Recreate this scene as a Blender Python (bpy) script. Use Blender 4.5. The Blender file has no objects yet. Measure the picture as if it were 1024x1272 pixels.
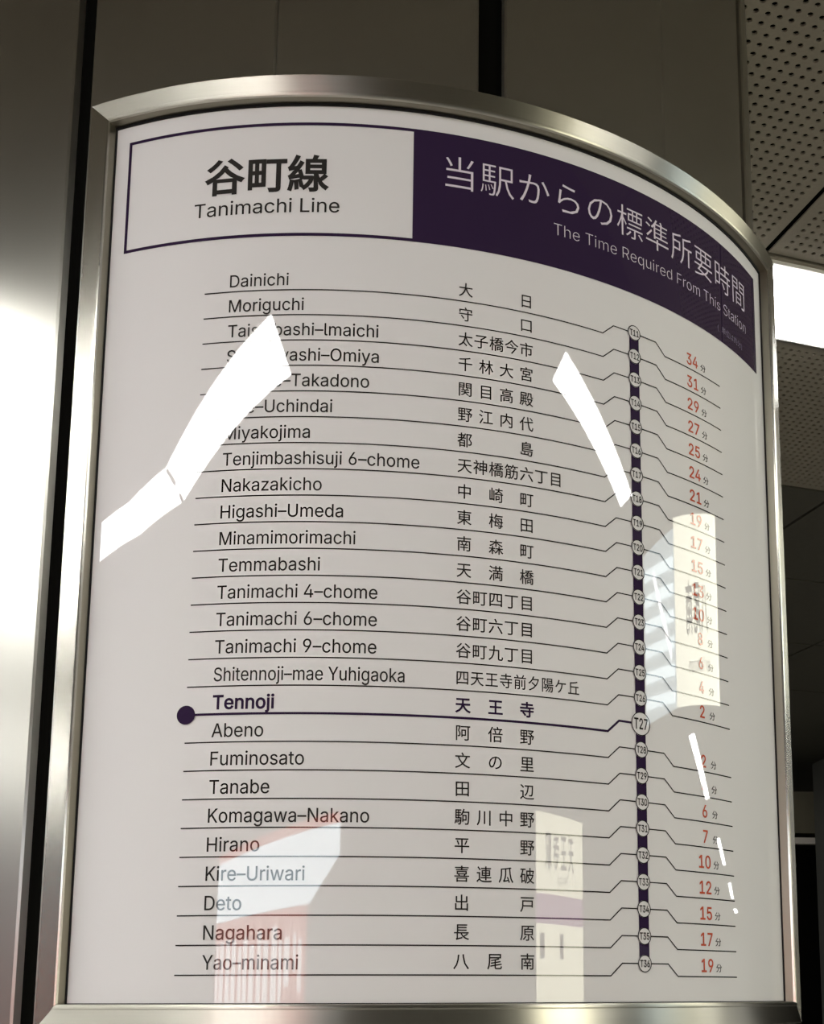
import bpy, bmesh, math, os
import numpy as np
from mathutils import Vector, Matrix
from mathutils.geometry import delaunay_2d_cdt

sc = bpy.context.scene
COL = sc.collection
PI = math.pi
S = 0.5            # pillar unit: print radius is 1 unit = 0.5 m
EYE = 1.45         # eye height in metres


def W(x, y, z):
    return (x * S, y * S, EYE + z * S)


# ------------------------------------------------------------------ camera
CX, CY, F_PX = 657.92, 958.48, 1598.94
YAW, PIT, ROL, DIST = 0.12757, 0.17245, -0.00197, 3.0520
cy_, sy_, cp_, sp_ = math.cos(YAW), math.sin(YAW), math.cos(PIT), math.sin(PIT)
Fv = Vector((sy_ * cp_, cy_ * cp_, sp_))
R0 = Vector((cy_, -sy_, 0))
U0 = R0.cross(Fv)
cr_, sr_ = math.cos(ROL), math.sin(ROL)
Rv = R0 * cr_ + U0 * sr_
Uv = U0 * cr_ - R0 * sr_
cam = bpy.data.cameras.new('camera')
cam.sensor_fit = 'HORIZONTAL'
cam.sensor_width = 36.0
cam.lens = F_PX / 1024 * 36.0
cam.shift_x = (512 - CX) / 1024
cam.shift_y = (CY - 636) / 1024
cam.clip_start = 0.02
cam.clip_end = 200
camo = bpy.data.objects.new('camera', cam)
m = Matrix((Rv, Uv, -Fv)).transposed().to_4x4()
m.translation = Vector(W(0, -DIST, 0))
camo.matrix_world = m
COL.objects.link(camo)
sc.camera = camo

# ------------------------------------------------------------------ world, exposure
wd = bpy.data.worlds.new('world')
sc.world = wd
wd.use_nodes = True
bg = wd.node_tree.nodes['Background']
bg.inputs[0].default_value = (0.90, 0.93, 0.95, 1)
bg.inputs[1].default_value = 0.24
sc.view_settings.view_transform = 'Standard'
sc.view_settings.look = 'None'
sc.view_settings.gamma = 1
sc.view_settings.use_curve_mapping = False
sc.view_settings.exposure = 0.0
LAMP = 33.0        # radiance of the fluorescent diffusers
SIGN = 7.5         # radiance of the backlit signs


# ------------------------------------------------------------------ materials
def mat(name, col, rough=0.5, metal=0.0, spec=0.5, coat=0.0, noise=None, bump=0.0, emit=None):
    M = bpy.data.materials.new(name)
    M.use_nodes = True
    nt = M.node_tree
    b = nt.nodes['Principled BSDF']
    b.inputs['Base Color'].default_value = (*col, 1)
    b.inputs['Roughness'].default_value = rough
    b.inputs['Metallic'].default_value = metal
    b.inputs['Specular IOR Level'].default_value = spec
    b.inputs['Coat Weight'].default_value = coat
    b.inputs['Coat Roughness'].default_value = 0.012
    if emit:
        b.inputs['Emission Color'].default_value = (*emit[0], 1)
        b.inputs['Emission Strength'].default_value = emit[1]
    if noise:
        scale, amt = noise
        g = nt.nodes.new('ShaderNodeNewGeometry')
        n = nt.nodes.new('ShaderNodeTexNoise')
        n.inputs['Scale'].default_value = scale
        n.inputs['Detail'].default_value = 4
        nt.links.new(g.outputs['Position'], n.inputs['Vector'])
        mx = nt.nodes.new('ShaderNodeMix')
        mx.data_type = 'RGBA'
        mx.inputs['A'].default_value = (*[c * (1 - amt) for c in col], 1)
        mx.inputs['B'].default_value = (*[min(1, c * (1 + amt)) for c in col], 1)
        nt.links.new(n.outputs['Fac'], mx.inputs['Factor'])
        nt.links.new(mx.outputs['Result'], b.inputs['Base Color'])
        if bump:
            bp = nt.nodes.new('ShaderNodeBump')
            bp.inputs['Strength'].default_value = bump
            bp.inputs['Distance'].default_value = 0.002
            nt.links.new(n.outputs['Fac'], bp.inputs['Height'])
            nt.links.new(bp.outputs['Normal'], b.inputs['Normal'])
    return M


def steel(name, col, rough, aniso, brush, amt=0.06, streak=(1, 1, 1)):
    """brushed steel; brush 'h' = grain runs round the pillar, 'v' = grain runs upward"""
    M = mat(name, col, rough, 1.0)
    nt = M.node_tree
    b = nt.nodes['Principled BSDF']
    b.inputs['Anisotropic'].default_value = aniso
    g = nt.nodes.new('ShaderNodeNewGeometry')
    if brush == 'v':
        cr = nt.nodes.new('ShaderNodeVectorMath')
        cr.operation = 'CROSS_PRODUCT'
        cr.inputs[0].default_value = (0, 0, 1)
        nt.links.new(g.outputs['Normal'], cr.inputs[1])
        nt.links.new(cr.outputs[0], b.inputs['Tangent'])
    else:
        cv = nt.nodes.new('ShaderNodeCombineXYZ')
        cv.inputs[2].default_value = 1
        cv.inputs[0].default_value = 0.0001
        nt.links.new(cv.outputs[0], b.inputs['Tangent'])
    mp = nt.nodes.new('ShaderNodeMapping')
    mp.inputs['Scale'].default_value = streak
    nt.links.new(g.outputs['Position'], mp.inputs['Vector'])
    n = nt.nodes.new('ShaderNodeTexNoise')
    n.inputs['Scale'].default_value = 60
    n.inputs['Detail'].default_value = 5
    nt.links.new(mp.outputs[0], n.inputs['Vector'])
    mr = nt.nodes.new('ShaderNodeMapRange')
    mr.inputs['To Min'].default_value = rough * (1 - amt * 3)
    mr.inputs['To Max'].default_value = rough * (1 + amt * 3)
    nt.links.new(n.outputs['Fac'], mr.inputs['Value'])
    nt.links.new(mr.outputs['Result'], b.inputs['Roughness'])
    mx = nt.nodes.new('ShaderNodeMix')
    mx.data_type = 'RGBA'
    mx.inputs['A'].default_value = (*[c * (1 - amt) for c in col], 1)
    mx.inputs['B'].default_value = (*[min(1, c * (1 + amt)) for c in col], 1)
    nt.links.new(n.outputs['Fac'], mx.inputs['Factor'])
    nt.links.new(mx.outputs['Result'], b.inputs['Base Color'])
    return M


M_CLAD = steel('brushed steel cladding', (0.54, 0.53, 0.485), 0.37, 0.98, 'v', 0.005, (6, 6, 0.15))
M_RAIL = steel('brushed steel rail', (0.60, 0.58, 0.51), 0.36, 0.98, 'h', 0.05, (0.3, 0.3, 8))
M_STILE = steel('brushed steel stile', (0.62, 0.60, 0.54), 0.27, 0.98, 'v', 0.006, (6, 6, 0.15))
M_REVEAL_SHADE = steel('shaded steel reveal', (0.27, 0.25, 0.20), 0.42, 0.5, 'v')  # frame steel darkened in colour to paint shade on the inner walls
M_BLACK = mat('black groove rubber', (0.0035, 0.0035, 0.003), 0.9, spec=0.0)
M_GASKET = mat('black gasket', (0.008, 0.008, 0.008), 0.6, spec=0.2)
M_SHEET = mat('printed white sheet under gloss', (0.64, 0.628, 0.625), 0.45, spec=0.0, coat=1.0, noise=(1.5, 0.012))
M_INK = mat('black ink under gloss', (0.026, 0.024, 0.023), 0.5, spec=0.0, coat=1.0)
M_INKG = mat('grey line ink under gloss', (0.022, 0.020, 0.020), 0.5, spec=0.0, coat=1.0)
M_PURPLE = mat('purple ink under gloss', (0.026, 0.014, 0.040), 0.5, spec=0.0, coat=1.0)
M_RED = mat('red ink under gloss', (0.46, 0.085, 0.045), 0.5, spec=0.0, coat=1.0)
M_WINK = mat('white lettering under gloss', (0.62, 0.56, 0.64), 0.5, spec=0.0, coat=1.0)
M_DIM = mat('faint small lettering under gloss', (0.20, 0.17, 0.23), 0.5, spec=0.0, coat=1.0)
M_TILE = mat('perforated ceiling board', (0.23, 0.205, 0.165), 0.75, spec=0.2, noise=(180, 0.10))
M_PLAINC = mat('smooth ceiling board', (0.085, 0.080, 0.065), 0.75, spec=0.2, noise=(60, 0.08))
M_VOID = mat('dark void above ceiling', (0.010, 0.009, 0.007), 0.9, spec=0.0)
M_JOINT = mat('dark joint strip', (0.035, 0.032, 0.026), 0.8, spec=0.1)
M_HOUSE = mat('white lamp housing', (0.55, 0.54, 0.50), 0.5)
M_DIFF = mat('lit lamp diffuser', (0.8, 0.8, 0.8), 0.5, emit=((1.0, 0.99, 0.955), LAMP))
M_FLOOR = mat('grey concourse floor tile', (0.26, 0.25, 0.23), 0.35, noise=(8, 0.1))
M_DWALL = mat('dark far wall', (0.012, 0.012, 0.010), 0.7, spec=0.15, noise=(6, 0.1))
M_CAB = mat('dark painted cabinet', (0.032, 0.032, 0.028), 0.5, spec=0.3, noise=(10, 0.1))
M_OLIVE = mat('dim olive panel', (0.19, 0.175, 0.125), 0.7, spec=0.2, noise=(10, 0.15))
M_PALE = mat('pale rail', (0.75, 0.70, 0.62), 0.4, spec=0.3)


def lit(name, col, k=1.0):
    return mat(name, (0.5, 0.5, 0.5), 0.5, spec=0.2, emit=(col, SIGN * k))


M_LCREAM = lit('backlit cream acrylic', (1.0, 0.97, 0.72))
M_LCREAM2 = lit('brighter backlit cream acrylic', (1.0, 0.98, 0.78), 1.1)
M_LWHITE = lit('backlit bluish white acrylic', (0.80, 0.93, 1.0), 1.15)
M_LRED = lit('backlit red acrylic', (0.80, 0.16, 0.11), 0.55)
M_LSTRIPE = lit('backlit white lettering on red', (1.0, 0.92, 0.92), 0.85)
M_LPURPLE = lit('backlit purple acrylic', (0.42, 0.10, 0.36), 0.5)
M_LBLUE = lit('backlit pale blue acrylic', (0.66, 0.84, 0.92), 0.55)
M_LBLUE2 = lit('backlit pale blue slat', (0.80, 0.95, 1.0), 1.3)
M_LTEXT = mat('dark lettering on lit sign', (0.06, 0.06, 0.06), 0.6, spec=0.2)
M_BODY = mat('grey sign casing', (0.12, 0.12, 0.12), 0.5)


# ------------------------------------------------------------------ helpers
def empty(name, label=None, cat=None, loc=(0, 0, 0), group=None, kind=None):
    o = bpy.data.objects.new(name, None)
    o.empty_display_size = 0.1
    o.location = loc
    COL.objects.link(o)
    if label: o['label'] = label
    if cat: o['category'] = cat
    if group: o['group'] = group
    if kind: o['kind'] = kind
    return o


def mesh_obj(name, verts, faces, material, parent=None, smooth=False, label=None, kind=None, auto=None):
    """verts are world coordinates in metres"""
    me = bpy.data.meshes.new(name)
    off = Vector((0, 0, 0))
    p = parent
    while p is not None:
        off += p.location
        p = p.parent
    me.from_pydata([(v[0] - off.x, v[1] - off.y, v[2] - off.z) for v in verts], [], faces)
    me.update()
    if material: me.materials.append(material)
    if smooth:
        me.polygons.foreach_set('use_smooth', [True] * len(me.polygons))
    o = bpy.data.objects.new(name, me)
    COL.objects.link(o)
    if parent: o.parent = parent
    if label: o['label'] = label
    if kind: o['kind'] = kind
    if auto:
        md = o.modifiers.new('edge', 'EDGE_SPLIT')
        md.split_angle = math.radians(auto)
    return o


def cyl(th, z, R=1.0):
    return W(R * math.sin(th), -R * math.cos(th), z)


def box_vf(x0, x1, y0, y1, z0, z1):
    v = [(x, y, z) for z in (z0, z1) for y in (y0, y1) for x in (x0, x1)]
    f = [(0, 2, 3, 1), (4, 5, 7, 6), (0, 1, 5, 4), (2, 6, 7, 3), (0, 4, 6, 2), (1, 3, 7, 5)]
    return v, f


PH = math.radians(12.5)


def uv2w(u, v, z):
    return W(u * math.cos(PH) - v * math.sin(PH), u * math.sin(PH) + v * math.cos(PH), z)


def obox(a, b, w, z0, z1):
    """oriented box along the line a-b (plan, pillar units), width w"""
    a = Vector(a); b = Vector(b)
    d = (b - a).normalized()
    n = Vector((-d.y, d.x)) * (w / 2)
    c = [a - n, b - n, b + n, a + n]
    v = [W(p.x, p.y, z0) for p in c] + [W(p.x, p.y, z1) for p in c]
    f = [(3, 2, 1, 0), (4, 5, 6, 7), (0, 1, 5, 4), (1, 2, 6, 5), (2, 3, 7, 6), (3, 0, 4, 7)]
    return v, f


def strip_profile(profile, path, closed=False):
    """profile: n points, path: function(k)->list of n world points for k in range(m)"""
    v, f = [], []
    n = len(profile)
    rows = list(path)
    for r in rows: v += r
    for k in range(len(rows) - 1):
        for i in range(n - 1):
            a = k * n + i
            f.append((a, a + 1, a + n + 1, a + n))
    f.append(tuple(range(n))[::-1])
    f.append(tuple((len(rows) - 1) * n + i for i in range(n)))
    return v, f


# ------------------------------------------------------------------ structure: floor, ceiling, walls
ZC = 2.4           # ceiling height above the eye, pillar units
ZF = -EYE / S
v, f = box_vf(*[c * S for c in (-30, 50)], *[c * S for c in (-28, 16)], -0.1, 0.0)
o = mesh_obj('floor', v, f, M_FLOOR); o['kind'] = 'structure'

ceiling = empty('ceiling', kind='structure', loc=W(0, 0, ZC))
# backing slab above the boards
v = [uv2w(u, w, z) for z in (ZC + 0.06, ZC + 0.14) for u, w in ((-40, -36), (60, -36), (60, 22), (-40, 22))]
mesh_obj('ceiling_void', v, [(3, 2, 1, 0), (4, 5, 6, 7), (0, 1, 5, 4), (1, 2, 6, 5), (2, 3, 7, 6), (3, 0, 4, 7)], M_VOID, ceiling)

UP_, VP_ = 1.38, 1.21     # board pitch along and across the lamp rows


def perforated_mesh():
    pitch, r, th = 0.0335, 0.0082, 0.006
    g = 0.010
    nu = int((UP_ - 2 * g - 0.05) / pitch)
    nv = int((VP_ - 2 * g - 0.05) / pitch)
    mu = (UP_ - nu * pitch) / 2
    mv = (VP_ - nv * pitch) / 2
    verts, faces = [], []
    idx = {}

    def grid(i, j):
        k = (i, j)
        if k not in idx:
            idx[k] = len(verts)
            verts.append((mu + i * pitch, mv + j * pitch, 0))
        return idx[k]
    ang = [PI / 4 * k + PI / 8 for k in range(8)]
    for i in range(nu):
        for j in range(nv):
            c = [grid(i, j), grid(i + 1, j), grid(i + 1, j + 1), grid(i, j + 1)]
            cx, cyy = mu + (i + .5) * pitch, mv + (j + .5) * pitch
            b = len(verts)
            for a in ang: verts.append((cx + r * math.cos(a), cyy + r * math.sin(a), 0))
            for a in ang: verts.append((cx + r * math.cos(a), cyy + r * math.sin(a), th))
            R_ = [b + k for k in range(8)]
            # corner at 225,315,45,135 degrees; ring vertex k sits at 22.5+45k
            faces += [(c[1], c[2], R_[0], R_[7]), (c[2], c[3], R_[2], R_[1]), (c[3], c[0], R_[4], R_[3]), (c[0], c[1], R_[6], R_[5])]
            faces += [(c[2], R_[1], R_[0]), (c[3], R_[3], R_[2]), (c[0], R_[5], R_[4]), (c[1], R_[7], R_[6])]
            for k in range(8):
                k2 = (k + 1) % 8
                faces.append((b + k, b + k2, b + 8 + k2, b + 8 + k))
    # plain margin round the holes, with a turned-up rim
    o_ = len(verts)
    for (x, y) in ((g, g), (UP_ - g, g), (UP_ - g, VP_ - g), (g, VP_ - g)): verts.append((x, y, 0))
    for (x, y) in ((g, g), (UP_ - g, g), (UP_ - g, VP_ - g), (g, VP_ - g)): verts.append((x, y, th))
    bot = [grid(i, 0) for i in range(nu + 1)]
    rig = [grid(nu, j) for j in range(nv + 1)]
    top = [grid(i, nv) for i in range(nu, -1, -1)]
    lef = [grid(0, j) for j in range(nv, -1, -1)]
    faces.append(tuple([o_, o_ + 1] + bot[::-1]))
    faces.append(tuple([o_ + 1, o_ + 2] + rig[::-1]))
    faces.append(tuple([o_ + 2, o_ + 3] + top[::-1]))
    faces.append(tuple([o_ + 3, o_] + lef[::-1]))
    for k in range(4):
        k2 = (k + 1) % 4
        faces.append((o_ + k, o_ + k2, o_ + 4 + k2, o_ + 4 + k))
    me = bpy.data.meshes.new('perforated_board')
    me.from_pydata([(x * S, y * S, z * S) for x, y, z in verts], [], faces)
    me.materials.append(M_TILE)
    me.update()
    return me


def plain_board_mesh(du, dv, material, g=0.010, th=0.02):
    me = bpy.data.meshes.new('smooth_board')
    v, f = box_vf(g * S, (du - g) * S, g * S, (dv - g) * S, 0, th * S)
    me.from_pydata(v, [], f)
    me.materials.append(material)
    me.update()
    return me


perf = perforated_mesh()


def place_board(name, me, u, v):
    o = bpy.data.objects.new(name, me)
    x, y, z = uv2w(u, v, 0)
    o.parent = ceiling
    o.location = (x, y, 0)
    o.rotation_euler = (0, 0, PH)
    COL.objects.link(o)


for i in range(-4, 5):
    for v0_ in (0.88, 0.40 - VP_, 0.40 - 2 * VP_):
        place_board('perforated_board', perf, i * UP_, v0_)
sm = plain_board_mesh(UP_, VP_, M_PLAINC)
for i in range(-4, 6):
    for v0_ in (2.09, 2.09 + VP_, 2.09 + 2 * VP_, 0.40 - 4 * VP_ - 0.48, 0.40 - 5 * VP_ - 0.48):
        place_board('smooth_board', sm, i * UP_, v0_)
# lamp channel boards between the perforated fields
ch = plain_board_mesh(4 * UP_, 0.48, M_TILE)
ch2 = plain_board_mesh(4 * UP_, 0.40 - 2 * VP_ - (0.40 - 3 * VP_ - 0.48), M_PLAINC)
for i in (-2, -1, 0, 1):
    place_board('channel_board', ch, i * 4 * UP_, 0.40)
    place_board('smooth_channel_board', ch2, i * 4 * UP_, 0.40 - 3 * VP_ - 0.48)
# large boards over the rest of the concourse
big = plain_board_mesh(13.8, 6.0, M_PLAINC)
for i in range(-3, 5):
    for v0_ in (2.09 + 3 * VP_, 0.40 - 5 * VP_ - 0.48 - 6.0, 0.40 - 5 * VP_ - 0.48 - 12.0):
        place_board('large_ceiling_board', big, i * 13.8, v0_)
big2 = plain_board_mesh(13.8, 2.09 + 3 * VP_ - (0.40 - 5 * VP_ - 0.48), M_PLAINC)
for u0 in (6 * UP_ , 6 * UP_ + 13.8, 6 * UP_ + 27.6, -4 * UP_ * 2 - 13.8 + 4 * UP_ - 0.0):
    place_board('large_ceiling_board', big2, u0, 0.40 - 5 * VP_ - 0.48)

# far wall behind the pillar
v, f = box_vf(*[c * S for c in (-30, 50)], *[c * S for c in (14.0, 14.4)], 0.0, EYE + (ZC) * S)
o = mesh_obj('wall_back', v, f, M_DWALL); o['kind'] = 'structure'

for nme, q in (('wall_left', (-24.4, -24, -22, 14)), ('wall_front', (-24, 44, -22.4, -22))):
    v, f = box_vf(*[c * S for c in q], 0.0, EYE + ZC * S)
    o = mesh_obj(nme, v, f, M_DWALL); o['kind'] = 'structure'

# ------------------------------------------------------------------ pillar
pillar = empty('pillar', 'round pillar clad in brushed stainless steel behind the curved timetable sign', 'pillar', loc=(0, 0, 0))
PZ0, PZ1 = ZF, ZC - 0.001
RP = 0.95


def arc_panel(name, t0, t1, Ro, Ri, z0, z1, material, parent, step=0.03, edge=0.004):
    n = max(2, int((t1 - t0) / step))
    prof = [(t0, Ri), (t0, Ro - edge), (t0 + edge, Ro)]
    for k in range(1, n): prof.append((t0 + (t1 - t0) * k / n, Ro))
    prof += [(t1 - edge, Ro), (t1, Ro - edge), (t1, Ri)]
    for k in range(n - 1, 0, -1): prof.append((t0 + (t1 - t0) * k / n, Ri))
    v = [cyl(t, z0, r) for t, r in prof] + [cyl(t, z1, r) for t, r in prof]
    n_ = len(prof)
    f = [(i, (i + 1) % n_, n_ + (i + 1) % n_, n_ + i) for i in range(n_)]
    f += [tuple(range(n_))[::-1], tuple(range(n_, 2 * n_))]
    return mesh_obj(name, v, f, material, parent, smooth=True, auto=25)


core_n = 64
v = [cyl(2 * PI * k / core_n, z, 0.932) for z in (PZ0, PZ1) for k in range(core_n)]
f = [(k, (k + 1) % core_n, core_n + (k + 1) % core_n, core_n + k) for k in range(core_n)]
f += [tuple(range(core_n))[::-1], tuple(range(core_n, 2 * core_n))]
mesh_obj('core', v, f, M_BLACK, pillar, smooth=True, auto=30, label='black core seen in the grooves')
G = [-1.4925, -0.6400, 0.2178, 1.0700, 1.925]
rest = (2 * PI - (G[-1] - G[0])) / 3
G += [G[-1] + rest, G[-1] + 2 * rest]
for k in range(7):
    a = G[k] + 0.0268
    b = (G[k + 1] if k < 6 else G[0] + 2 * PI) - 0.0268
    mid = {1: -0.2015, 2: 0.6446}.get(k, (a + b) / 2)
    arc_panel('cladding_panel', a, mid - 0.0004, RP, 0.930, PZ0, PZ1, M_CLAD, pillar)
    arc_panel('cladding_panel', mid + 0.0004, b, RP, 0.930, PZ0, PZ1, M_CLAD, pillar)

# ------------------------------------------------------------------ the curved sign
TL, TR, ZB, ZT = -0.490, 0.965, -0.012, 1.545
sign = empty('timetable_sign', 'curved steel-framed station list with purple header and travel times, mounted on the round pillar', 'sign',
             loc=W(0, -0.93, 0.77))
PROF = [(0.0, 0.965), (0.0, 1.0185), (0.0012, 1.0225), (0.0035, 1.0240), (0.0065, 1.0240), (0.0085, 1.0225),
        (0.0400, 1.0225), (0.0425, 1.0200), (0.0430, 0.952)]


def rail(top):
    rows = []
    N = 72
    for k in range(N + 1):
        r = []
        for w, R in PROF:
            t = (TL - w) + (TR - TL + 2 * w) * k / N
            r.append(cyl(t, ZT + w if top else ZB - w, R))
        rows.append(r)
    v, f = strip_profile(PROF, rows)
    if top: f = [tuple(reversed(q)) for q in f]
    return mesh_obj('frame_rail', v, f, M_RAIL, sign, smooth=True, auto=30)


def shade_reveal(o):
    o.data.materials.append(M_REVEAL_SHADE)
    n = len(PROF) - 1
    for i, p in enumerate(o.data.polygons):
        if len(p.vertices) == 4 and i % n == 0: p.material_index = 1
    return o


def stile(left):
    rows = []
    for k in (0, 1):
        r = []
        for w, R in PROF:
            r.append(cyl(TL - w if left else TR + w, (ZB - w) if k == 0 else (ZT + w), R))
        rows.append(r)
    v, f = strip_profile(PROF, rows)
    if not left: f = [tuple(reversed(q)) for q in f]
    return mesh_obj('frame_stile', v, f, M_STILE, sign, smooth=True, auto=30)


for o in (rail(True), rail(False), stile(True), stile(False)): shade_reveal(o)


def patch(name, t0, t1, z0, z1, R, material, parent, step=0.02, thick=0.0, **kw):
    n = max(1, int(math.ceil((t1 - t0) / step)))
    ts = [t0 + (t1 - t0) * k / n for k in range(n + 1)]
    v = [cyl(t, z0, R) for t in ts] + [cyl(t, z1, R) for t in ts]
    m_ = n + 1
    f = [(k, k + 1, m_ + k + 1, m_ + k) for k in range(n)]
    if thick:
        b = len(v)
        v += [cyl(t, z0, R - thick) for t in ts] + [cyl(t, z1, R - thick) for t in ts]
        f += [(b + k + 1, b + k, b + m_ + k, b + m_ + k + 1) for k in range(n)]
        f += [(k + 1, k, b + k, b + k + 1) for k in range(n)]
        f += [(m_ + k, m_ + k + 1, b + m_ + k + 1, b + m_ + k) for k in range(n)]
        f += [(0, m_, b + m_, b), (m_ - 1, b + m_ - 1, b + 2 * m_ - 1, 2 * m_ - 1)]
    return mesh_obj(name, v, f, material, parent, smooth=False if thick else True, **kw)


def add_normals(o):
    """exact cylinder normals so the gloss is continuous over sheet and ink"""
    me = o.data
    mw = Vector((0, 0, 0))
    p = o
    while p is not None:
        mw += p.location
        p = p.parent
    ns = []
    for vv in me.vertices:
        c = vv.co + mw
        ns.append(Vector((c.x, c.y, 0)).normalized())
    me.polygons.foreach_set('use_smooth', [True] * len(me.polygons))
    me.normals_split_custom_set_from_vertices(ns)
    return o


sheet = add_normals(patch('printed_sheet', TL - 0.0, TR + 0.0, ZB, ZT, 1.0, M_SHEET, sign, step=0.01))
# gasket line between sheet and frame; top strip widened as painted frame shadow
GK = empty('gasket'); GK.parent = sign
GK.location = (0, 0, 0)
gk = 0.0022
for (a, b, c, d) in ((TL, TR, ZT - 0.0045, ZT), (TL, TR, ZB, ZB + gk * .7), (TL, TL + gk, ZB, ZT), (TR - gk, TR, ZB, ZT)):
    patch('gasket_strip', a, b, c, d, 1.0030, M_GASKET, GK, thick=0.0028)
patch('back_plate', TL - 0.02, TR + 0.02, ZB - 0.02, ZT + 0.02, 0.9975, M_BODY, sign, thick=0.02)

# --------------------------------------------------------- lettering: glyph outlines -> curved ink
FONT_L = None
try:
    FONT_L = bpy.data.fonts.load(os.path.join(bpy.utils.system_resource('DATAFILES'), 'fonts', 'Inter.woff2'))
except Exception:
    FONT_L = None
_cache = {}


def outline(text, latin, offset):
    key = (text, latin, offset)
    if key in _cache: return _cache[key]
    c = bpy.data.curves.new('glyphs', 'FONT')
    c.body = text
    c.dimensions = '2D'
    c.fill_mode = 'NONE'
    c.resolution_u = 3
    if latin and FONT_L: c.font = FONT_L
    o = bpy.data.objects.new('glyphs', c)
    COL.objects.link(o)
    bpy.context.view_layer.update()
    me = o.evaluated_get(bpy.context.evaluated_depsgraph_get()).to_mesh()
    P = np.array([(v.co.x, v.co.y) for v in me.vertices]) if len(me.vertices) else np.zeros((0, 2))
    E_ = [tuple(e.vertices) for e in me.edges]
    bpy.data.objects.remove(o)
    bpy.data.curves.remove(c)
    # rebuild oriented loops: vertices of one spline are consecutive
    loops, cur = [], []
    nxt = {}
    for a, b in E_:
        nxt.setdefault(a, []).append(b)
        nxt.setdefault(b, []).append(a)
    seen = set()
    for s in range(len(P)):
        if s in seen or s not in nxt: continue
        loop = [s]; seen.add(s)
        while True:
            q = [k for k in nxt[loop[-1]] if k not in seen]
            if not q: break
            q.sort(key=lambda k: abs(k - (loop[-1] + 1)))
            loop.append(q[0]); seen.add(q[0])
        if len(loop) > 2: loops.append(loop)
    area = 0.0
    for l in loops:
        q = P[l]; q2 = np.roll(q, -1, axis=0)
        area += 0.5 * float((q[:, 0] * q2[:, 1] - q2[:, 0] * q[:, 1]).sum())
    if offset:
        Q = P.copy()
        for l in loops:
            q = P[l]
            d1 = q - np.roll(q, 1, axis=0); d2 = np.roll(q, -1, axis=0) - q
            d1 /= np.linalg.norm(d1, axis=1)[:, None] + 1e-12; d2 /= np.linalg.norm(d2, axis=1)[:, None] + 1e-12
            n1 = np.stack([d1[:, 1], -d1[:, 0]], 1); n2 = np.stack([d2[:, 1], -d2[:, 0]], 1)
            nn = n1 + n2
            ln = np.linalg.norm(nn, axis=1)
            nn = nn / np.maximum(ln, 0.7)[:, None] * (2 / np.maximum(ln, 1.2))[:, None] * 1.0
            Q[l] = q + nn * offset * (1 if area > 0 else -1)
        P = Q
    pts = [Vector(P[i]) for l in loops for i in l]
    edges, b = [], 0
    for l in loops:
        n = len(l)
        edges += [(b + k, b + (k + 1) % n) for k in range(n)]
        b += n
    ov, oe, of, _, _, _ = delaunay_2d_cdt(pts, edges, [], 0, 1e-6)
    V = np.array([(p.x, p.y) for p in ov])
    T = np.array([t for t in of if len(t) == 3])
    A = np.array([(pts[a].x, pts[a].y) for a, _b in edges])
    B = np.array([(pts[_b].x, pts[_b].y) for a, _b in edges])
    C = V[T].mean(axis=1)
    wn = np.zeros(len(C))
    for i in range(0, len(C), 400):
        c_ = C[i:i + 400]
        up = (A[None, :, 1] <= c_[:, None, 1]) & (B[None, :, 1] > c_[:, None, 1])
        dn = (A[None, :, 1] > c_[:, None, 1]) & (B[None, :, 1] <= c_[:, None, 1])
        cr = (B[None, :, 0] - A[None, :, 0]) * (c_[:, None, 1] - A[None, :, 1]) - (c_[:, None, 0] - A[None, :, 0]) * (B[None, :, 1] - A[None, :, 1])
        wn[i:i + 400] = (up & (cr > 0)).sum(1) - (dn & (cr < 0)).sum(1)
    keep = T[wn != 0]
    # keep counter-clockwise triangles
    a2 = V[keep]
    ar = (a2[:, 1, 0] - a2[:, 0, 0]) * (a2[:, 2, 1] - a2[:, 0, 1]) - (a2[:, 2, 0] - a2[:, 0, 0]) * (a2[:, 1, 1] - a2[:, 0, 1])
    keep = np.where((ar > 0)[:, None], keep, keep[:, ::-1])
    used = np.unique(keep)
    remap = -np.ones(len(V), int); remap[used] = np.arange(len(used))
    _cache[key] = (V[used], remap[keep])
    return _cache[key]


def join(parts):
    Vs, Fs, b = [], [], 0
    for V, Fc in parts:
        Vs.append(V); Fs.append(Fc + b); b += len(V)
    return np.concatenate(Vs), np.concatenate(Fs)


cap = outline('H', True, 0)[0]
CAP = cap[:, 1].max()


def latin(text, left, base, caph, right=None, offset=0.0, sx=1.0):
    V, T = outline(text.replace('-', '\u2013').replace('I', 'l'), True, offset)
    V = V.copy()
    k = caph / CAP
    x0 = V[:, 0].min()
    kx = k * sx
    if right is not None:
        kx = (right - left) / (V[:, 0].max() - x0)
    V[:, 0] = left + (V[:, 0] - x0) * kx
    V[:, 1] = base + V[:, 1] * k
    return V, T


_t1 = outline('田田', False, 0)[0]; _t0 = outline('田', False, 0)[0]
EM = (_t1[:, 0].max() - _t0[:, 0].max())
_bx = outline('国', False, 0)[0]
EMC = ((_bx[:, 0].min() + _bx[:, 0].max()) / 2, (_bx[:, 1].min() + _bx[:, 1].max()) / 2)


def cjk(text, centres, zc, em, offset=0.0, emx=None):
    out = []
    for ch_, c in zip(text, centres):
        V, T = outline(ch_, False, offset)
        V = V.copy()
        V[:, 0] = c + (V[:, 0] - EMC[0]) * (emx or em) / EM
        V[:, 1] = zc + (V[:, 1] - EMC[1]) * em / EM
        out.append((V, T))
    return join(out)


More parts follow.
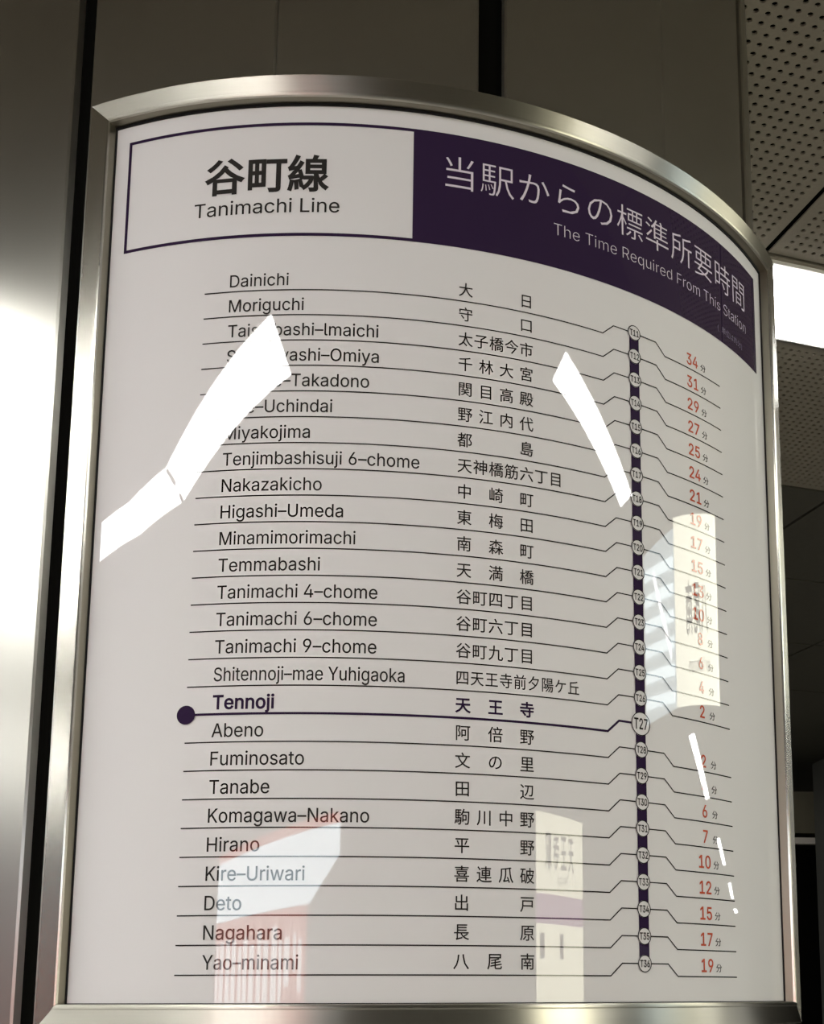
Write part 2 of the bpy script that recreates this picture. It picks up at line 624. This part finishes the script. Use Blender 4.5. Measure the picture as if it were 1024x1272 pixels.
def ink(name, VT, material, parent=None, R=1.0006, label=None):
    """wrap flat (theta, z) triangles on the cylinder, cutting wide pieces so they follow it"""
    V, T = VT
    bm = bmesh.new()
    vs = [bm.verts.new((p[0], p[1], 0)) for p in V]
    for t in T:
        try: bm.faces.new([vs[i] for i in t])
        except ValueError: pass
    x0, x1 = V[:, 0].min(), V[:, 0].max()
    step = 0.012
    x = math.ceil(x0 / step) * step
    while x < x1:
        bmesh.ops.bisect_plane(bm, geom=bm.verts[:] + bm.edges[:] + bm.faces[:], plane_co=(x, 0, 0), plane_no=(1, 0, 0), dist=1e-7)
        x += step
    bm.verts.index_update()
    v = [cyl(p.co.x, p.co.y, R) for p in bm.verts]
    f = [[q.index for q in fc.verts] for fc in bm.faces]
    bm.free()
    return add_normals(mesh_obj(name, v, f, material, parent or sign, label=label))


def poly(points, width):
    """constant-width polyline in (theta, z)"""
    P = [np.array(p, float) for p in points]
    V, T = [], []
    n = len(P)
    for i in range(n):
        if i == 0: d = P[1] - P[0]
        elif i == n - 1: d = P[-1] - P[-2]
        else:
            d1 = (P[i] - P[i - 1]) / np.linalg.norm(P[i] - P[i - 1])
            d2 = (P[i + 1] - P[i]) / np.linalg.norm(P[i + 1] - P[i])
            d = d1 + d2
        d = d / np.linalg.norm(d)
        nn = np.array((-d[1], d[0]))
        if 0 < i < n - 1:
            nn = nn / max(0.5, abs(np.dot(nn, (-d1[1], d1[0]))))
        V += [P[i] - nn * width / 2, P[i] + nn * width / 2]
    for i in range(n - 1):
        a = 2 * i
        T += [(a, a + 2, a + 3), (a, a + 3, a + 1)]
    return np.array(V), np.array(T)


def rect(t0, t1, z0, z1):
    return np.array([(t0, z0), (t1, z0), (t1, z1), (t0, z1)]), np.array([(0, 1, 2), (0, 2, 3)])


def disc(t, z, r, n=40):
    V = [(t, z)] + [(t + r * math.cos(2 * PI * k / n), z + r * math.sin(2 * PI * k / n)) for k in range(n)]
    return np.array(V), np.array([(0, k + 1, (k + 1) % n + 1) for k in range(n)])


def ring(t, z, r0, r1, n=40):
    V = [(t + r * math.cos(2 * PI * k / n), z + r * math.sin(2 * PI * k / n)) for r in (r0, r1) for k in range(n)]
    T = []
    for k in range(n):
        k2 = (k + 1) % n
        T += [(k, n + k, n + k2), (k, n + k2, k2)]
    return np.array(V), np.array(T)


# ---- header
HL, HD, HR, HB, HT = -0.4600, 0.0600, 0.9255, 1.2910, 1.5085
ink('header_band', rect(HD, HR, HB, HT), M_PURPLE)
bw = 0.0058
ink('header_box', join([rect(HL, HD, HB, HB + bw), rect(HL, HD, HT - bw, HT), rect(HL, HL + bw, HB + bw, HT - bw)]), M_PURPLE, label='purple outline of the line name box')
ink('line_name_kanji', cjk('谷町線', (-0.2700, -0.1945, -0.1220), 1.4085, 0.0735, 0.022), M_INK, label='bold black line name 谷町線')
ink('line_name_english', latin('Tanimachi Line', -0.3235, 1.3360, 0.0262, right=-0.0665, offset=0.003), M_INK)
tc = [0.1425 + 0.0696 * k for k in range(11)]
ink('title_kanji', cjk('当駅からの標準所要時間', tc, 1.4325, 0.0690, -0.008, emx=0.0680), M_WINK, R=1.0011)
ink('title_english', latin('The Time Required From This Station', 0.3215, 1.3560, 0.0232, right=0.8685, offset=-0.012), M_WINK, R=1.0011)
ink('title_note', cjk('(単位は約分)', [0.752 + 0.0165 * k for k in range(8)], 1.3180, 0.0165), M_DIM, R=1.0011)

# ---- rows
ROWS = [('Dainichi', '大日'), ('Moriguchi', '守口'), ('Taishibashi-Imaichi', '太子橋今市'), ('Sembayashi-Omiya', '千林大宮'),
        ('Sekime-Takadono', '関目高殿'), ('Noe-Uchindai', '野江内代'), ('Miyakojima', '都島'), ('Tenjimbashisuji 6-chome', '天神橋筋六丁目'),
        ('Nakazakicho', '中崎町'), ('Higashi-Umeda', '東梅田'), ('Minamimorimachi', '南森町'), ('Temmabashi', '天満橋'),
        ('Tanimachi 4-chome', '谷町四丁目'), ('Tanimachi 6-chome', '谷町六丁目'), ('Tanimachi 9-chome', '谷町九丁目'),
        ('Shitennoji-mae Yuhigaoka', '四天王寺前夕陽ケ丘'), ('Tennoji', '天王寺'), ('Abeno', '阿倍野'), ('Fuminosato', '文の里'),
        ('Tanabe', '田辺'), ('Komagawa-Nakano', '駒川中野'), ('Hirano', '平野'), ('Kire-Uriwari', '喜連瓜破'), ('Deto', '出戸'),
        ('Nagahara', '長原'), ('Yao-minami', '八尾南')]
MINS = [34, 31, 29, 27, 25, 24, 21, 19, 17, 15, 13, 10, 8, 6, 4, 2, None, 2, 4, 6, 7, 10, 12, 15, 17, 19]
Z0, DZ, UPZ = 1.1904, 0.04631, 0.0210
tA, tB1, tB2, tC, tD1, tD2, tE = -0.2975, 0.4233, 0.4475, 0.4956, 0.5506, 0.5744, 0.7468
FIT = {'Tenjimbashisuji 6-chome': 0.0777, 'Shitennoji-mae Yuhigaoka': 0.0581, 'Tanimachi 4-chome': 0.0115,
       'Tanimachi 6-chome': 0.0115, 'Tanimachi 9-chome': 0.0115, 'Minamimorimachi': -0.0263, 'Komagawa-Nakano': 0.0051,
       'Tennoji': -0.1510, 'Dainichi': -0.1500, 'Hirano': -0.1673, 'Yao-minami': -0.1006}
_w = []
for nme, r_ in FIT.items():
    if nme.startswith('Shit') or nme == 'Tennoji': continue
    V, _T = outline(nme.replace('-', '\u2013').replace('I', 'l'), True, 0)
    _w.append((r_ + 0.2525) / ((V[:, 0].max() - V[:, 0].min()) * 0.0222 / CAP))
SXL = sum(_w) / len(_w)
LW = 0.0021
zfirst, zlast = Z0 + UPZ, Z0 - 25 * DZ + UPZ
ink('route_line', rect(tC - 0.0112, tC + 0.0112, zlast, zfirst), M_PURPLE)
for i, ((en, jp), mn) in enumerate(zip(ROWS, MINS)):
    z = Z0 - DZ * i
    zu = z + UPZ
    here = i == 16
    rr = 0.0216 if here else 0.0150
    if here:
        ink('row_line', poly([(tA, z), (tB1, z), (tB2, zu), (tC - rr * .9, zu)], 0.0040), M_PURPLE, label='thick purple rule of the current station row')
        ink('current_station_dot', disc(-0.2971, z, 0.0158), M_PURPLE, R=1.0012, label='purple dot at the left end of the current station rule')
    else:
        ink('row_line', poly([(tA, z), (tB1, z), (tB2, zu), (tC - rr * .9, zu)], LW), M_INKG)
        ink('time_line', poly([(tC + rr * .9, zu), (tD1, zu), (tD2, z), (tE, z)], LW), M_INKG)
    bd = ink('station_badge', disc(tC, zu, rr), M_SHEET, R=1.0012)
    ink('badge_ring', ring(tC, zu, rr - 0.0017, rr), M_INKG, bd, R=1.0016)
    hw = 0.0155 if here else 0.0108
    chh = 0.0190 if here else 0.0118
    ink('badge_code', latin('T%d' % (11 + i), tC - hw, zu - chh / 2, chh, right=tC + hw, offset=0.014), M_INK, bd, R=1.0018)
    mtl = M_PURPLE if here else M_INK
    bold = 0.020 if here else 0.004
    ink('english_station_name', latin(en, -0.2525, z + 0.0085, 0.0225, right=FIT.get(en), offset=bold, sx=SXL), mtl)
    n = len(jp)
    a, b = 0.1552, 0.2668
    if n <= 5:
        cs = [a + (b - a) * k / (n - 1) for k in range(n)]
        em, emx = 0.0280, 0.0268
    elif n == 7:
        cs = [a + 0.0279 * k for k in range(7)]; em, emx = 0.0280, 0.0268
    else:
        cs = [0.1540 + (0.3548 - 0.1540) * k / 8 for k in range(9)]; em, emx = 0.0270, 0.0238
    jn = empty('japanese_station_name'); jn.parent = sign
    for ch_, c_ in zip(jp, cs):
        ink('kanji', cjk(ch_, [c_], z + 0.0212, em, 0.022 if here else 0.006, emx), mtl, jn)
    if mn is not None:
        s_ = str(mn)
        r_ = 0.6715 if len(s_) == 2 else 0.6650
        w_ = 0.0345 if len(s_) == 2 else 0.0140
        ink('travel_minutes', latin(s_, r_ - w_, z + 0.0085, 0.0225, right=r_, offset=0.012), M_RED)
        ink('minute_mark', cjk('分', [0.6885], z + 0.0155, 0.0160, 0.0, 0.0185), M_INKG)

# ------------------------------------------------------------------ ceiling lamps
def lamp(a, b, width, label, group='fluorescent ceiling lamps'):
    mid = ((a[0] + b[0]) / 2, (a[1] + b[1]) / 2)
    t = empty('ceiling_lamp', label, 'lamp', loc=W(mid[0], mid[1], ZC - 0.03), group=group)
    v, f = obox(a, b, width + 0.04, ZC - 0.012, ZC + 0.002)
    mesh_obj('lamp_housing', v, f, M_HOUSE, t)
    v, f = obox((a[0] + 0.01 * (1 if b[0] > a[0] else -1), a[1]), (b[0] - 0.01 * (1 if b[0] > a[0] else -1), b[1]), width, ZC - 0.018, ZC - 0.012)
    mesh_obj('lamp_diffuser', v, f, M_DIFF, t)
    return t


def rowB(u):
    return (u * math.cos(PH) - 0.642 * math.sin(PH), u * math.sin(PH) + 0.642 * math.cos(PH))


lamp(rowB(1.05), rowB(2.6), 0.400, 'bright white ceiling lamp beside the top right corner of the curved sign')
lamp(rowB(-3.75), rowB(-2.6), 0.400, 'ceiling lamp behind and left of the pillar, lighting its left cladding')
lamp(rowB(-8.4), rowB(-4.3), 0.400, 'ceiling lamp farthest left behind the pillar')
# long bent run: two fixtures butted together with a dark joint between them
def lamp_run(pts, width, label):
    t = empty('ceiling_lamp_run', label, 'lamp', loc=W(*pts[1], ZC - 0.03), group='fluorescent ceiling lamps')
    for name, w_, za, zb, M_ in (('lamp_housing', width + 0.04, ZC - 0.012, ZC + 0.002, M_HOUSE), ('lamp_diffuser', width, ZC - 0.018, ZC - 0.012, M_DIFF)):
        V, _T = poly(pts, w_)
        n = len(V)
        v = [W(p[0], p[1], za) for p in V] + [W(p[0], p[1], zb) for p in V]
        f = []
        for k in range(0, n - 2, 2):
            f += [(k, k + 1, k + 3, k + 2), (n + k, n + k + 2, n + k + 3, n + k + 1), (k, k + 2, n + k + 2, n + k), (k + 1, n + k + 1, n + k + 3, k + 3)]
        f += [(0, n, n + 1, 1), (n - 2, n - 1, 2 * n - 1, 2 * n - 2)]
        mesh_obj(name, v, f, M_, t)
    x, y = pts[1]
    for dx, dy, L_ in ((-0.03, -0.19, 0.12), (0.01, 0.13, 0.24)):
        v, f = obox((x + dx, y + dy - L_ / 2), (x + dx + 0.02, y + dy + L_ / 2), 0.05, ZC - 0.024, ZC - 0.018)
        mesh_obj('joint_clip', v, f, M_HOUSE, t)


lamp_run([(-1.10, -3.27), (-3.17, -3.57), (-4.05, -3.27), (-6.3, -1.85)], 0.51, 'long bent ceiling lamp run mirrored as the wide streak left on the sign')
lamp(rowB(-13.2), rowB(-9.0), 0.400, 'added unseen ceiling lamp far down the concourse to the left, beyond the pillar')  # added out of view to carry bright bands down the left cladding
lamp(rowB(-18.5), rowB(-14.4), 0.400, 'added unseen ceiling lamp near the far left wall, in line with the lamp behind the pillar')  # extra unseen lamp, lengthens the bands mirrored in the left cladding
lamp((-10.0, 1.8), (-14.0, 0.9), 0.40, 'added unseen ceiling lamp far left, behind the pillar row')  # unseen helper lamp brightening the left cladding only
lamp((-2.6, 7.2), (1.5, 8.1), 0.40, 'added unseen ceiling lamp straight behind the pillar, lighting the pale rail')  # helper lamp put out of sight to light the enclosure and rail
lamp((-10.6, -2.5), (-14.6, -3.4), 0.40, 'added unseen ceiling lamp far to the left in front of the pillar')  # helper lamp for the left cladding, kept out of the sheet's gloss
lamp((2.12, -2.65), (3.92, -2.44), 0.29, 'ceiling lamp mirrored as the narrow streak beside the purple route line')
lamp((10.05, -1.42), (14.1, -0.38), 0.40, 'ceiling lamp mirrored as the longest short streak among the travel times')
lamp((18.1, 0.95), (22.2, 2.25), 0.44, 'ceiling lamp mirrored as the second short streak among the travel times')
lamp((26.0, 3.70), (30.4, 5.05), 0.56, 'ceiling lamp mirrored as the third short streak among the travel times')
lamp((34.2, 6.4), (35.8, 7.2), 0.9, 'farthest ceiling lamp mirrored as the small dot among the travel times')


# ------------------------------------------------------------------ lit signs facing the pillar (seen mirrored in the gloss)
def panel(name, a, b, z0, z1, material, parent, off=0.0, thick=0.01, fr=(0, 1)):
    """upright slab from plan point a to b (left to right as the reader sees it), pushed toward the reader by off"""
    a = Vector(a); b = Vector(b)
    d = (b - a)
    n = Vector((d.y, -d.x)).normalized()
    p = a + d * fr[0]; q = a + d * fr[1]
    c = [p + n * off, q + n * off, q + n * (off - thick), p + n * (off - thick)]
    v = [W(k.x, k.y, z0) for k in c] + [W(k.x, k.y, z1) for k in c]
    f = [(3, 2, 1, 0), (4, 5, 6, 7), (0, 1, 5, 4), (1, 2, 6, 5), (2, 3, 7, 6), (3, 0, 4, 7)]
    return mesh_obj(name, v, f, material, parent)


def sign_text(name, VT, a, b, parent, material, off):
    """VT given in (distance along a-b, z)"""
    a = Vector(a); b = Vector(b)
    d = (b - a).normalized()
    n = Vector((d.y, -d.x))
    V, T = VT
    v = [W(*(a + d * p[0] + n * off), p[1]) for p in V]
    return mesh_obj(name, v, [tuple(t) for t in T], material, parent)


# reader stands at the pillar and looks outward, so his left is the far end seen mirrored on the right
# red and white banner
bA, bB = (-0.95, -10.21), (-7.43, -12.15)
t = empty('banner_sign', 'red backlit advertising sign with white band, mirrored in the bottom left of the sheet', 'sign', loc=W(-4.1, -11.2, ZF))
panel('sign_casing', bA, bB, ZF, 1.62, M_BODY, t, off=-0.012, thick=0.25, fr=(0.0, 1))
panel('red_face', bA, bB, -1.2, 0.82, M_LRED, t, off=0.0, fr=(0.20, 1))
panel('red_border', bA, bB, 1.50, 1.60, M_LRED, t, off=0.0)
sign_text('white_band', (np.array([(0.0, 1.50), (0.0, 1.22), (1.25, 0.825), (6.75, 0.825), (6.75, 1.50)]), np.array([(0, 1, 2), (0, 2, 3), (0, 3, 4)])), bA, bB, t, M_LWHITE, 0.01)
x = 0.23
import random
random.seed(4)
lw = (bB[0] - bA[0], bB[1] - bA[1])
while x < 0.97:
    w_ = random.uniform(0.018, 0.045)
    zt = random.uniform(0.50, 0.70)
    zb = random.uniform(-0.1, 0.25) if x < 0.35 else -0.9
    panel('white_stroke', bA, bB, zb, zt, M_LSTRIPE, t, off=0.01, fr=(x, min(0.99, x + w_)))
    x += w_ + random.uniform(0.012, 0.03)
# station name pillar sign
cB_, cA_ = (6.10, -7.90), (8.16, -7.02)
t = empty('station_name_sign', 'cream backlit standing station name sign with purple band, mirrored low in the sheet', 'sign', loc=W(7.2, -7.5, ZF))
panel('sign_casing', cA_, cB_, ZF, 1.62, M_BODY, t, off=-0.012, thick=0.3)
panel('cream_face', cA_, cB_, -2.4, 1.60, M_LCREAM, t, off=0.0)
panel('purple_band', cA_, cB_, 0.62, 0.88, M_LPURPLE, t, off=0.01)
sign_text('station_name', cjk('天王寺駅', [0.62 + 0.36 * q for q in range(4)], 1.26, 0.36, offset=0.02, emx=0.28), cA_, cB_, t, M_LTEXT, 0.02)
sign_text('station_name_english', latin('Tennoji', 0.75, 0.98, 0.09, right=1.25), cA_, cB_, t, M_LTEXT, 0.02)
for fr in ((0.45, 0.53), (0.84, 0.93)):
    panel('arrow_block', cA_, cB_, 0.32, 0.54, M_LTEXT, t, off=0.012, fr=fr)
# hanging direction sign
dB_, dA_ = (4.02, -1.36), (4.02, -0.28)
t = empty('direction_sign', 'cream backlit hanging direction sign, mirrored over the travel times', 'sign', loc=W(4.05, -0.8, 1.3))
panel('sign_casing', dA_, dB_, 1.29, 2.22, M_BODY, t, off=-0.012, thick=0.2)
panel('cream_face', dA_, dB_, 1.30, 2.21, M_LCREAM2, t, off=0.0)
sign_text('direction_text', cjk('八尾南', [0.36 + 0.19 * q for q in range(3)], 1.75, 0.27, offset=0.02, emx=0.17), dA_, dB_, t, M_LTEXT, 0.015)
sign_text('direction_text_english', latin('for Yaominami', 0.25, 1.45, 0.07, right=0.78), dA_, dB_, t, M_LTEXT, 0.015)
for fr in (0.25, 0.75):
    a = Vector(dA_).lerp(Vector(dB_), fr)
    v, f = obox((a.x + 0.08, a.y - 0.02), (a.x + 0.08, a.y + 0.02), 0.04, 2.22, ZC)
    mesh_obj('hanger_rod', v, f, M_BODY, t)
# pale blue lit panel with slats
eB_, eA_ = (4.73, -2.34), (4.52, -1.44)
t = empty('blue_light_panel', 'pale blue backlit hanging panel with slanting slats, mirrored right of the route line', 'sign', loc=W(4.63, -1.9, 1.4))
panel('sign_casing', eA_, eB_, 1.40, 2.36, M_BODY, t, off=-0.012, thick=0.12)
panel('blue_face', eA_, eB_, 1.41, 2.35, M_LBLUE, t, off=0.0)
for q in range(6):
    z = 1.44 + 0.14 * q
    L_ = 0.90
    sign_text('slat', (np.array([(0.03, z), (L_, z + 0.05), (L_, z + 0.11), (0.03, z + 0.06)]), np.array([(0, 1, 2), (0, 2, 3)])), eA_, eB_, t, M_LBLUE2, 0.012)
sign_text('tube', (np.array([(0.12, 1.66), (0.62, 2.16), (0.60, 2.21), (0.10, 1.70)]), np.array([(0, 1, 2), (0, 2, 3)])), eA_, eB_, t, lit('lit tube', (1, 1, 1), 2.0), 0.02)
for fr in (0.3, 0.7):
    a = Vector(eA_).lerp(Vector(eB_), fr)
    v, f = obox((a.x + 0.07, a.y - 0.02), (a.x + 0.07, a.y + 0.02), 0.04, 2.36, ZC)
    mesh_obj('hanger_rod', v, f, M_BODY, t)

# ------------------------------------------------------------------ dark things far behind, right of the sign
t = empty('dark_cabinet', 'tall dark cabinet at the far right edge behind the pillar', 'cabinet', loc=W(4.6, 7.5, ZF))
v, f = box_vf(4.00 * S, 6.2 * S, 7.60 * S, 8.0 * S, 0, EYE + 2.06 * S)
mesh_obj('cabinet_body', v, f, M_CAB, t)
v, f = box_vf(4.06 * S, 5.05 * S, 7.585 * S, 7.599 * S, 0.08, EYE + 2.00 * S)
mesh_obj('cabinet_door', v, f, M_CAB, t)
v, f = box_vf(5.07 * S, 6.1 * S, 7.585 * S, 7.599 * S, 0.08, EYE + 2.00 * S)
mesh_obj('cabinet_door', v, f, M_CAB, t)
t = empty('stair_hood', 'dim olive panelled enclosure with pale rail, between sign edge and dark cabinet', 'enclosure', loc=W(3.5, 9.5, ZF))
v, f = box_vf(2.4 * S, 5.6 * S, 9.2 * S, 9.9 * S, 0, EYE + 1.47 * S)
mesh_obj('enclosure_body', v, f, M_BLACK, t)
v, f = box_vf(2.4 * S, 5.6 * S, 9.3 * S, 9.8 * S, EYE + 1.60 * S, EYE + 2.02 * S)
mesh_obj('enclosure_panel', v, f, M_OLIVE, t)
for x_ in (2.6, 4.0, 5.4):
    v, f = box_vf((x_ - .03) * S, (x_ + .03) * S, 9.5 * S, 9.56 * S, EYE + 1.47 * S, EYE + 1.60 * S)
    mesh_obj('post', v, f, M_BLACK, t)
v, f = box_vf(2.4 * S, 5.6 * S, 9.1 * S, 9.35 * S, EYE + 1.47 * S, EYE + 1.53 * S)
mesh_obj('pale_rail', v, f, M_PALE, t)
